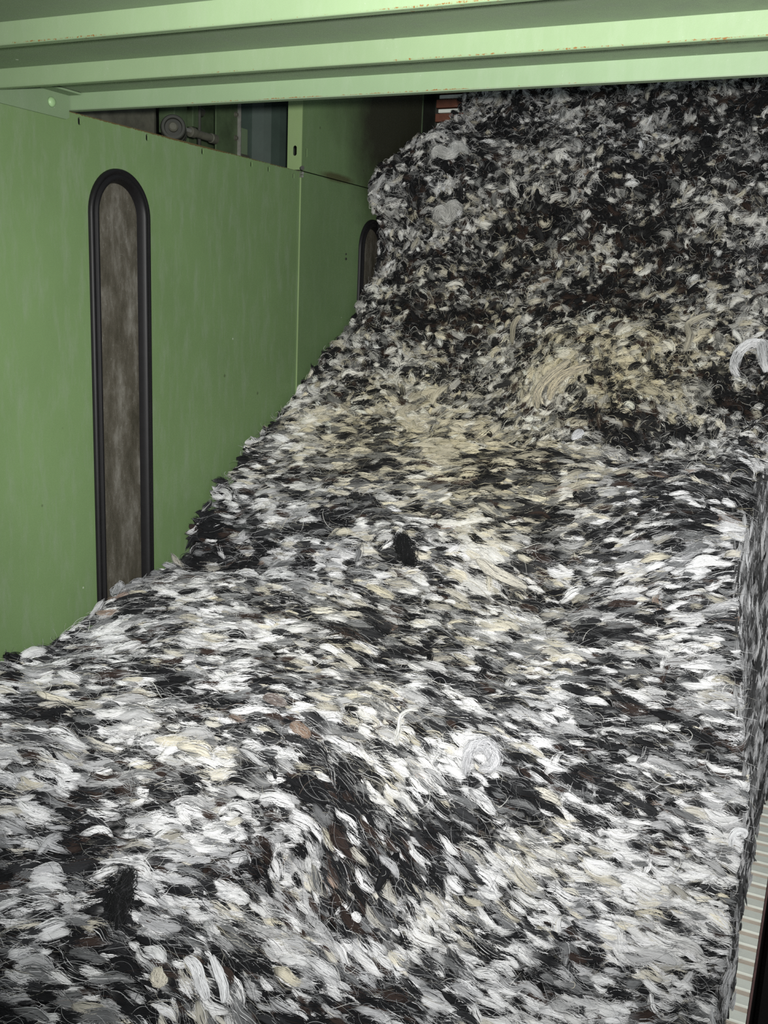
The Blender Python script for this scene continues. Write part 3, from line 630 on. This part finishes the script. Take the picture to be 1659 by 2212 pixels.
def tuft_fibres(Tf, rad, frizz):
    cnt = Tf.strands; i = np.repeat(np.arange(len(Tf.P)), cnt); n = len(i)
    lo = rng.uniform(-1.18, -.55, n); hi = rng.uniform(.55, 1.18, n)
    lo = np.where(rng.random(n) < .3, rng.uniform(-.9, 0, n), lo)
    q = lo[:, None] + (hi - lo)[:, None] * np.linspace(0, 1, NP_)[None]
    x, y, hd = Tf.axis(q, i)
    be = rng.uniform(-1, 1, n); th = np.sqrt(1 - be ** 2) * rng.uniform(.72, 1.16, n)
    th = np.where(rng.random(n) < .2, -th, th); stray = rng.random(n) < .16; be = np.where(stray, be * rng.uniform(1.2, 2.0, n), be); th = np.where(stray, th * rng.uniform(.8, 1.6, n), th)
    env = np.sqrt(np.maximum(0.015, 1 - np.minimum(np.abs(q), 1) ** 2.2))
    fz = frizz[i] if np.ndim(frizz) else frizz
    ph = rng.random((n, 1)) * 6.28; fq = rng.uniform(2, 6, (n, 1))
    am = (Tf.W[i] * fz)[:, None] * rng.uniform(.05, .45, (n, 1))
    sb = (be * Tf.W[i])[:, None] * env + am * np.sin(fq * q + ph)
    sn = (th * Tf.T[i])[:, None] * env + am * .8 * np.cos(fq * q * 1.2 + ph)
    X = x - np.sin(hd) * sb; Y = y + np.cos(hd) * sb
    P = Tf.P[i][:, None] + X[..., None] * Tf.a[i][:, None] + Y[..., None] * Tf.b[i][:, None] + sn[..., None] * Tf.n[i][:, None]
    if Tf.xmax is not None: P[..., 0] = np.minimum(P[..., 0], Tf.xmax[i][:, None] + rng.normal(.001, .0015, (n, 1)))
    r = rad * rng.uniform(.5, 1.5, (n, 1)) * (1 - .75 * np.abs(np.linspace(-1, 1, NP_)[None]) ** 2.5)
    col = Tf.col[i] * rng.uniform(.74, 1.12, (n, 1))
    sw = rng.random(n) < .15; j = np.where(rng.random(n) < .5, Tf.nb[i], Tf.nb2[i]); other = Tf.col[j]; col[sw] = other[sw] * rng.uniform(.6, 1.0, (sw.sum(), 1))
    e = (np.clip((np.abs(q) - .35) / .75, 0, 1) ** 1.5 * rng.uniform(.1, .85, (n, 1)))[..., None]
    cp = col[:, None] * (1 - e) + other[:, None] * e
    return P, r, np.clip(cp, 0, .92)

def make_tufts(Pg, Ng, lo_g, count, face=False):
    extra = np.ones(Pg.shape[:2]) + .45 * lo_g
    P, nrm, r = sample(Pg, Ng, count, extra)
    ls = lo_g[r, 0]
    if face:
        along = unit(np.array([0.02, .10, -1.0]) + rng.normal(0, .13, P.shape)); strict = np.full(count, .9)
        ls = ls * 0
    else:
        along, strict = flow_at(P, nrm)
        sd = .08 + .22 * (1 - strict)
        wild = rng.random(count) < np.clip(.035 + .75 * ls * (1.2 - strict), 0, .9)
        ang = rng.normal(0, 1, count) * sd; ang = np.where(wild, rng.uniform(-1.6, 1.6, count), ang)
        b = np.cross(nrm, along); along = along * np.cos(ang)[:, None] + b * np.sin(ang)[:, None]
        tilt = rng.normal(0, .09 + .36 * ls); along = unit(along * np.cos(tilt)[:, None] + nrm * np.sin(tilt)[:, None])
        nrm = unit(nrm - along * (nrm * along).sum(1, keepdims=True))
        roll = rng.normal(0, .25 + .6 * ls); nrm = unit(nrm * np.cos(roll)[:, None] + np.cross(along, nrm) * np.sin(roll)[:, None])
    col, idx = pick_colour(P, -.050 - .07 * ls, ls)
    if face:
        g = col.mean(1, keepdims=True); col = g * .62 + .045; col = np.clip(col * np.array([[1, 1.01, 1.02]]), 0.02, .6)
    size = np.minimum(rng.lognormal(-.10 * ls, .33 + .06 * ls), 1.9)
    run = np.clip((strict - .75) / .2, 0, 1) * (1 - ls)
    L = (0.0215 + .0045 * run) * size; Wd = (.0076 + .0014 * ls - .0008 * run) * size ** .7 * rng.uniform(.7, 1.3, count); Tk = Wd * rng.uniform(.5, .95, count)
    if face: Wd *= .6; Tk *= .5; L *= 1.1
    P = P + nrm * rng.uniform(-.008, .008 + .010 * ls)[:, None]
    bend = rng.normal(0, .28 + .80 * ls)
    m_ = P[:, 0] < -S + .004 + .5 * L; P[m_, 0] = np.maximum(P[m_, 0], -S + .020); along[m_, 0] *= .25; along = unit(along)
    strands = np.clip((22 * size ** .6 + rng.integers(-4, 5, count)).astype(int), 8, 40)
    Tf = Tufts(P, nrm, along, L, Wd, Tk, bend, col, idx, strands)
    if not face: Tf.xmax = Pg[r, -1, 0] + .003; Tf.shrink = .88 - .08 * ls
    return Tf, ls

def make_curves(name, parts, parent):
    n = sum(len(p[0]) for p in parts); cu = bpy.data.hair_curves.new(name); cu.add_curves([p[0].shape[1] for p in parts for _ in range(len(p[0]))])
    pos = np.concatenate([p[0].reshape(-1, 3) for p in parts]).astype(np.float32)
    pos[:, 0] = np.maximum(pos[:, 0], -S + .0155); pos[:, 2] = np.maximum(pos[:, 2], .002)
    cu.attributes['position'].data.foreach_set('vector', pos.ravel())
    ra = cu.attributes.get('radius') or cu.attributes.new('radius', 'FLOAT', 'POINT')
    ra.data.foreach_set('value', np.concatenate([p[1].ravel() for p in parts]).astype(np.float32))
    col = np.concatenate([p[2].reshape(-1, 3) for p in parts]); col = np.concatenate([col, np.ones((len(col), 1))], 1).astype(np.float32)
    at_ = cu.attributes.new('tint', 'FLOAT_COLOR', 'POINT'); at_.data.foreach_set('color', col.ravel())
    cu.materials.append(M['fibre']); o = bpy.data.objects.new(name, cu); C.objects.link(o)
    if parent: o.parent = parent; o.matrix_parent_inverse = Matrix.Translation(-Vector(parent.location))
    o['kind'] = 'stuff'
    return o
def wool_mesh(name, V, Fc, col, grain, parent=None):
    me = bpy.data.meshes.new(name); me.vertices.add(len(V)); me.vertices.foreach_set('co', V.astype(np.float32).ravel())
    me.loops.add(len(Fc) * 3); me.loops.foreach_set('vertex_index', Fc.astype(np.int32).ravel())
    me.polygons.add(len(Fc)); me.polygons.foreach_set('loop_start', np.arange(0, len(Fc) * 3, 3, dtype=np.int32))
    me.update(); me.polygons.foreach_set('use_smooth', np.ones(len(Fc), bool))
    c4 = np.concatenate([np.clip(col, 0, .92), np.ones((len(col), 1))], 1).astype(np.float32)
    me.attributes.new('tint', 'FLOAT_COLOR', 'POINT').data.foreach_set('color', c4.ravel())
    me.attributes.new('grain', 'FLOAT_VECTOR', 'POINT').data.foreach_set('vector', grain.astype(np.float32).ravel())
    me.materials.append(M['wool']); o = bpy.data.objects.new(name, me); C.objects.link(o)
    if parent: o.parent = parent; o.matrix_parent_inverse = Matrix.Translation(-Vector(parent.location))
    return o
def grid_tris(nv, nu, off=0):
    i = (np.arange(nv - 1)[:, None] * nu + np.arange(nu - 1)[None]).ravel() + off
    return np.concatenate([np.stack([i, i + 1, i + nu + 1], 1), np.stack([i, i + nu + 1, i + nu], 1)])

tf_a, ls_a = make_tufts(G, GN, LOOSE, 37000)
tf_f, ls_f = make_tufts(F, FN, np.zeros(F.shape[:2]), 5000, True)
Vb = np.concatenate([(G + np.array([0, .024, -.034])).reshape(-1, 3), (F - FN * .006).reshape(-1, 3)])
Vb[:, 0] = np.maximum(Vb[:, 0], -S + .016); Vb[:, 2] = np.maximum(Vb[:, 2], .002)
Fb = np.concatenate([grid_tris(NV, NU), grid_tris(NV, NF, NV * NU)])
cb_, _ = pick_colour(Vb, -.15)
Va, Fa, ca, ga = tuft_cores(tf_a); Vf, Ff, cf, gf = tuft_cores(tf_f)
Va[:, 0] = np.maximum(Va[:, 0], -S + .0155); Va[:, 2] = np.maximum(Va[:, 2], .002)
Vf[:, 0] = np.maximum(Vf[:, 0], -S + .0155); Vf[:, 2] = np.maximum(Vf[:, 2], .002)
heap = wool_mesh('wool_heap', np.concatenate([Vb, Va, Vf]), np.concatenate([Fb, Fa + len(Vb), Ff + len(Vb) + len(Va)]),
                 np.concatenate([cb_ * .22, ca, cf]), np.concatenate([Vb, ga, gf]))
tag(heap, 'big heap of loose black, grey, white and cream wool filling the bin', 'wool', kind='stuff')
fa = tuft_fibres(tf_a, .00043, .6 + .45 * ls_a); ff = tuft_fibres(tf_f, .00040, .8)
def flyaways(count):
    P, nrm, r = sample(G, GN, count, np.ones(G.shape[:2])); ls = LOOSE[r, 0]
    al, st = flow_at(P, nrm); ang = rng.normal(0, .35 + .8 * ls); b = np.cross(nrm, al)
    al = al * np.cos(ang)[:, None] + b * np.sin(ang)[:, None]; b = np.cross(nrm, al)
    q = np.linspace(-1, 1, NP_)[None]; L = rng.uniform(.015, .045, (count, 1)); k = rng.normal(0, .8, (count, 1)); k = np.where(np.abs(k) < .05, .05, k)
    x = L * np.sin(k * q) / k; y = L * (1 - np.cos(k * q)) / k
    h = rng.uniform(.002, .012, (count, 1)) + .005 * np.abs(rng.normal(0, 1, (count, 1))) * (1 - q ** 2)
    Pt = P[:, None] + x[..., None] * al[:, None] + y[..., None] * b[:, None] + h[..., None] * nrm[:, None]
    col, idx = pick_colour(P, .18)
    return Pt, np.full((count, NP_), 1.0) * rng.uniform(.00008, .00022, (count, 1)), np.repeat((col * .85)[:, None], NP_, 1)
def curls(count):
    """crimped single wisps on the loose upper part"""
    P, nrm, r = sample(G, GN, count, LOOSE + .04)
    al, st = flow_at(P, nrm); ang = rng.uniform(-1.6, 1.6, count); b = np.cross(nrm, al)
    al = al * np.cos(ang)[:, None] + b * np.sin(ang)[:, None]; b = np.cross(nrm, al)
    q = np.linspace(-1, 1, NP_)[None]; L = rng.uniform(.012, .040, (count, 1)); k = rng.normal(0, 1.7, (count, 1)); k = np.where(np.abs(k) < .05, .05, k)
    x = L * np.sin(k * q) / k; y = L * (1 - np.cos(k * q)) / k
    h = rng.uniform(.004, .020, (count, 1)) + .010 * np.sin(2.2 * q + rng.random((count, 1)) * 6.28)
    Pt = P[:, None] + x[..., None] * al[:, None] + y[..., None] * b[:, None] + h[..., None] * nrm[:, None]
    col, idx = pick_colour(P, .25, np.ones(count))
    return Pt, rng.uniform(.0002, .0005, (count, 1)) * (1 - .6 * np.abs(q) ** 2), np.repeat(col[:, None], NP_, 1)
make_curves('wool_fibres', [fa, ff, flyaways(40000), curls(9000)], heap)

# ------------------------------------------------------------------ locks that stand out of the heap, each a thing of its own
LENS = np.array([0, 0, H])
_dir = unit(G.reshape(-1, 3) - LENS); _gp = G.reshape(-1, 3); _gn = GN.reshape(-1, 3)
def on_heap(p, lift):
    """the place on the built surface nearest to a surveyed one, raised clear of the tufts"""
    c = (_dir * unit(np.array(p) - LENS)).sum(1); near = np.where(c > c.max() - 4e-6)[0]
    i = near[np.argmin(np.linalg.norm(_gp[near] - LENS, axis=1))]
    return _gp[i] + _gn[i] * lift, _gn[i]
def lock(label, pts, half, thick, colour, strands, lift=.010, frizz=.25, taper=1.0, rad=.0005, mixc=None, core=.6):
    Q = [on_heap(p, lift + .006) for p in pts]; T = np.array([q[0] for q in Q]); nv = unit(np.mean([q[1] for q in Q], 0))
    ns = max(9, 4 * len(pts)); v = np.linspace(0, len(pts) - 1, ns); Cn = crm(T, v)
    tg = unit(np.gradient(Cn, axis=0)); sd = unit(np.cross(nv, tg)); up = np.cross(tg, sd)
    s = np.linspace(-1, 1, ns)
    env = (1 - taper * .85 * np.abs(s) ** 2.4)
    V, Fc, Cl, Gr = [], [], [], []; off = 0
    colour = np.array(colour)
    def tube(line, r, na, col, gx):
        nonlocal off
        tt = unit(np.gradient(line, axis=0)); a = unit(np.cross(nv + 1e-3, tt)); b = np.cross(tt, a)
        th = np.arange(na) * 2 * np.pi / na
        if np.ndim(r) == 1: r = np.stack([r, r], 1)
        ring = line[:, None] + a[:, None] * (r[:, 0, None] * np.cos(th))[..., None] + b[:, None] * (r[:, 1, None] * np.sin(th))[..., None]
        V.append(ring.reshape(-1, 3)); n = len(line)
        i, k = np.meshgrid(np.arange(n - 1), np.arange(na), indexing='ij'); k2 = (k + 1) % na
        A, B, C_, D = i * na + k, i * na + k2, (i + 1) * na + k2, (i + 1) * na + k
        Fc.append(np.concatenate([np.stack([A, B, C_], -1).reshape(-1, 3), np.stack([A, C_, D], -1).reshape(-1, 3)]) + off)
        for e in (0, (n - 1) * na): Fc.append(np.array([[e, e + j, e + j + 1] for j in range(1, na - 1)]) + off)
        Cl.append(np.repeat(col, na, 0)); Gr.append(np.stack([np.repeat(gx, na), np.tile(th * .012, n), np.zeros(n * na)], 1))
        off += n * na
    tube(Cn, np.stack([half * core * env, thick * core * .9 * env], 1), 8, np.tile(colour * .9, (ns, 1)), s * .05)
    lines, radii, cols = [], [], []
    for _ in range(int(strands * 1.8)):
        be = rng.uniform(-1, 1); th = np.sqrt(1 - be * be) * rng.uniform(.75, 1.15); ph = rng.random(2) * 6.28; f = rng.uniform(2, 7); am = half * frizz * rng.uniform(.1, 1.0)
        a = rng.uniform(-1.08, -.5); b = rng.uniform(.5, 1.08); q = np.linspace(a, b, 12); qc = np.clip(q, -1, 1)
        line = np.stack([np.interp(qc, s, Cn[:, j]) for j in range(3)], 1) + np.outer(q - qc, tg[-1] if b > 1 else tg[0]) * half * 2
        SD = np.stack([np.interp(qc, s, sd[:, j]) for j in range(3)], 1); UP = np.stack([np.interp(qc, s, up[:, j]) for j in range(3)], 1); ev = np.interp(qc, s, env)
        lines.append(line + SD * (half * be * ev + am * np.sin(f * q + ph[0]))[:, None] + UP * (thick * th * ev + .8 * am * np.cos(f * q + ph[1]))[:, None])
        radii.append(rad * rng.uniform(.6, 1.3) * (1 - .75 * np.abs(np.linspace(-1, 1, 12)) ** 3))
        c = colour * rng.uniform(.62, 1.1)
        if mixc is not None and rng.random() < .25: c = np.array(mixc)
        elif rng.random() < .06: c = np.array((.05, .05, .052))
        cols.append(np.tile(c, (12, 1)))
    VV = np.concatenate(V); VV[:, 0] = np.maximum(VV[:, 0], -S + .0155)
    o = wool_mesh('wool_lock', VV, np.concatenate(Fc), np.concatenate(Cl), np.concatenate(Gr))
    fb = make_curves('fibres', [(np.array(lines), np.array(radii), np.array(cols))], o); del fb['kind']
    return tag(o, label, 'wool lock', 'stand-out locks on the wool heap')
WHITE, CREAM, BLACK, PEACH = (.82, .825, .83), (.70, .63, .46), (.011, .0115, .012), (.27, .185, .135)
lock('thick white lock curled like a horseshoe high on the heap near the picture edge', [(-0.276, 2.952, 1.243), (-0.292, 2.984, 1.266), (-0.296, 3.02, 1.293), (-0.286, 3.047, 1.314), (-0.266, 3.061, 1.327), (-0.243, 3.06, 1.325), (-0.222, 3.043, 1.31), (-0.208, 3.011, 1.286), (-0.206, 2.976, 1.259)], .011, .010, (.92, .92, .91), 120, .034, .8, .6, .0006, core=.35)
lock('plump bright white tuft below the overhanging cream bulge of the heap', [(-0.65, 2.621, 1.07), (-0.651, 2.661, 1.083), (-0.65, 2.691, 1.095)], .014, .011, WHITE, 40, .012, .2)
lock('smallest and brightest white knot, lying beside the lower end of the fold', [(-0.721, 1.506, 0.292), (-0.713, 1.501, 0.284), (-0.7, 1.508, 0.28)], .0075, .0065, (.9, .9, .9), 24, .012, .3, .6, .0006)
lock('grey white puff coiled into a ring in the middle of the lower heap', [(-0.606, 1.769, 0.491), (-0.61, 1.786, 0.516), (-0.601, 1.803, 0.533), (-0.581, 1.815, 0.535), (-0.564, 1.809, 0.521), (-0.563, 1.795, 0.5), (-0.581, 1.783, 0.495)], .0095, .008, (.52, .525, .54), 130, .012, 1.2, .75, .00033, (.8, .8, .81), .3)
lock('thin pale looped strand left of the coiled grey white puff', [(-0.749, 1.739, 0.535), (-0.758, 1.755, 0.553), (-0.761, 1.775, 0.568), (-0.752, 1.793, 0.576), (-0.733, 1.807, 0.577)], .0032, .003, (.74, .74, .70), 14, .014, .8, .3, .0005)
lock('peach brown tuft on the lower left heap, warmest coloured of all', [(-0.954, 1.654, 0.552), (-0.937, 1.657, 0.547), (-0.913, 1.66, 0.54)], .012, .007, PEACH, 80, .010, .3, .9, .0004, (.45, .42, .38))
lock('dull pinkish tuft above and left of the peach brown one', [(-1.038, 1.675, 0.59), (-1.018, 1.684, 0.587), (-0.988, 1.684, 0.581)], .012, .006, (.19, .155, .14), 80, .008, .3, .9, .0004, (.4, .38, .36))
lock('black lock standing upright among white fleece at the lower left', [(-1.059, 1.26, 0.396), (-1.046, 1.232, 0.384), (-1.032, 1.204, 0.374), (-1.011, 1.168, 0.36)], .013, .008, BLACK, 90, .014, 1.0, .7, .0005, (.03,.03,.032), core=.4)
lock('plump cream tuft beside two drooping white locks at the lower left', [(-0.916, 1.161, 0.318), (-0.903, 1.149, 0.312), (-0.889, 1.137, 0.306)], .011, .009, (.74, .70, .59), 50, .014, .4, .8)
lock('drooping white lock next to the plump cream tuft', [(-0.896, 1.208, 0.315), (-0.877, 1.21, 0.305), (-0.855, 1.193, 0.297), (-0.83, 1.169, 0.283)], .010, .007, WHITE, 44, .014, .2, .6)
lock('drooping white lock farther from the plump cream tuft', [(-0.868, 1.235, 0.304), (-0.844, 1.22, 0.295), (-0.826, 1.206, 0.284), (-0.803, 1.185, 0.274)], .009, .007, (.76, .765, .77), 40, .014, .2, .6)
lock('small white curl at the side edge of the heap above the pale slats', [(-0.095, 1.945, 0.391), (-0.1, 1.946, 0.404), (-0.091, 1.951, 0.414), (-0.078, 1.956, 0.413), (-0.073, 1.956, 0.402)], .0085, .007, WHITE, 36, .012, .15, .4, .0006)
lock('grey white wisp sticking up at the foot of the arched wall window', [(-1.56, 1.833, 0.674), (-1.578, 1.866, 0.684), (-1.594, 1.899, 0.694)], .012, .008, (.55, .56, .57), 50, .018, .8, .7, .0005)
lock('outer cream lock of the arched sheaf on the heap bulge', [(-0.786, 2.744, 1.12), (-0.799, 2.829, 1.169), (-0.793, 2.907, 1.219), (-0.759, 2.959, 1.255)], .012, .007, CREAM, 60, .036, .4, .6, .0005, (.20, .19, .16))
lock('inner cream lock of the arched sheaf on the heap bulge', [(-0.769, 2.808, 1.154), (-0.771, 2.872, 1.195), (-0.75, 2.924, 1.229), (-0.705, 2.95, 1.248)], .011, .007, (.64, .57, .41), 60, .036, .4, 0.6, .0005, (.16, .15, .13))
lock('long ivory lock slanting through the hollow halfway up the heap', [(-0.766, 2.219, 0.82), (-0.727, 2.22, 0.8), (-0.68, 2.211, 0.784), (-0.622, 2.192, 0.77)], .013, .007, (.74, .71, .62), 60, .027, .4, .8)
lock('black blob at the start of the hollow halfway up the heap', [(-0.994, 2.226, 0.84), (-0.968, 2.215, 0.83), (-0.94, 2.201, 0.81), (-0.93, 2.205, 0.782)], .015, .006, BLACK, 110, .013, 1.1, .9, .0005, core=.3)
lock('narrow cream lock standing upright in the loose upper heap', [(-0.958, 2.996, 1.283), (-0.97, 3.053, 1.325), (-0.976, 3.094, 1.359), (-0.963, 3.117, 1.38)], .008, .006, (.66, .60, .45), 40, .034, .3, .6)
lock('pale cream lock bent upright left of the horseshoe lock', [(-0.443, 3.023, 1.297), (-0.446, 3.071, 1.336), (-0.434, 3.111, 1.372), (-0.402, 3.136, 1.395)], .009, .007, (.60, .56, .44), 44, .036, .3, .5)
lock('fluffy grey white clump at the upper end of the heap beside the dark wall', [(-1.351, 3.276, 1.723), (-1.33, 3.263, 1.749), (-1.309, 3.272, 1.735), (-1.289, 3.262, 1.761), (-1.267, 3.269, 1.75)], .013, .010, (.56, .555, .52), 110, .034, 1.2, .8, .0004, (.8, .79, .74), .25)
lock('broad white fluffy clump resting high on the left shoulder of the heap', [(-1.404, 3.35, 1.895), (-1.407, 3.412, 1.931), (-1.352, 3.367, 1.903), (-1.343, 3.419, 1.934), (-1.294, 3.376, 1.906)], .013, .010, (.62, .615, .58), 120, .036, 1.2, .8, .0004, (.84, .84, .8), .25)

# let go of the working arrays
for _k in ('fa', 'ff', 'tf_a', 'tf_f', 'Va', 'Vf', 'Fa', 'Ff', 'ca', 'cf', 'ga', 'gf', 'Vb', 'Fb', 'cb_', 'flat', 'fn', 'd', 'G', 'GN', 'F', 'FN', '_dir', '_gp', '_gn', 'vv', 'loose'):
    globals().pop(_k, None)
import gc; gc.collect()
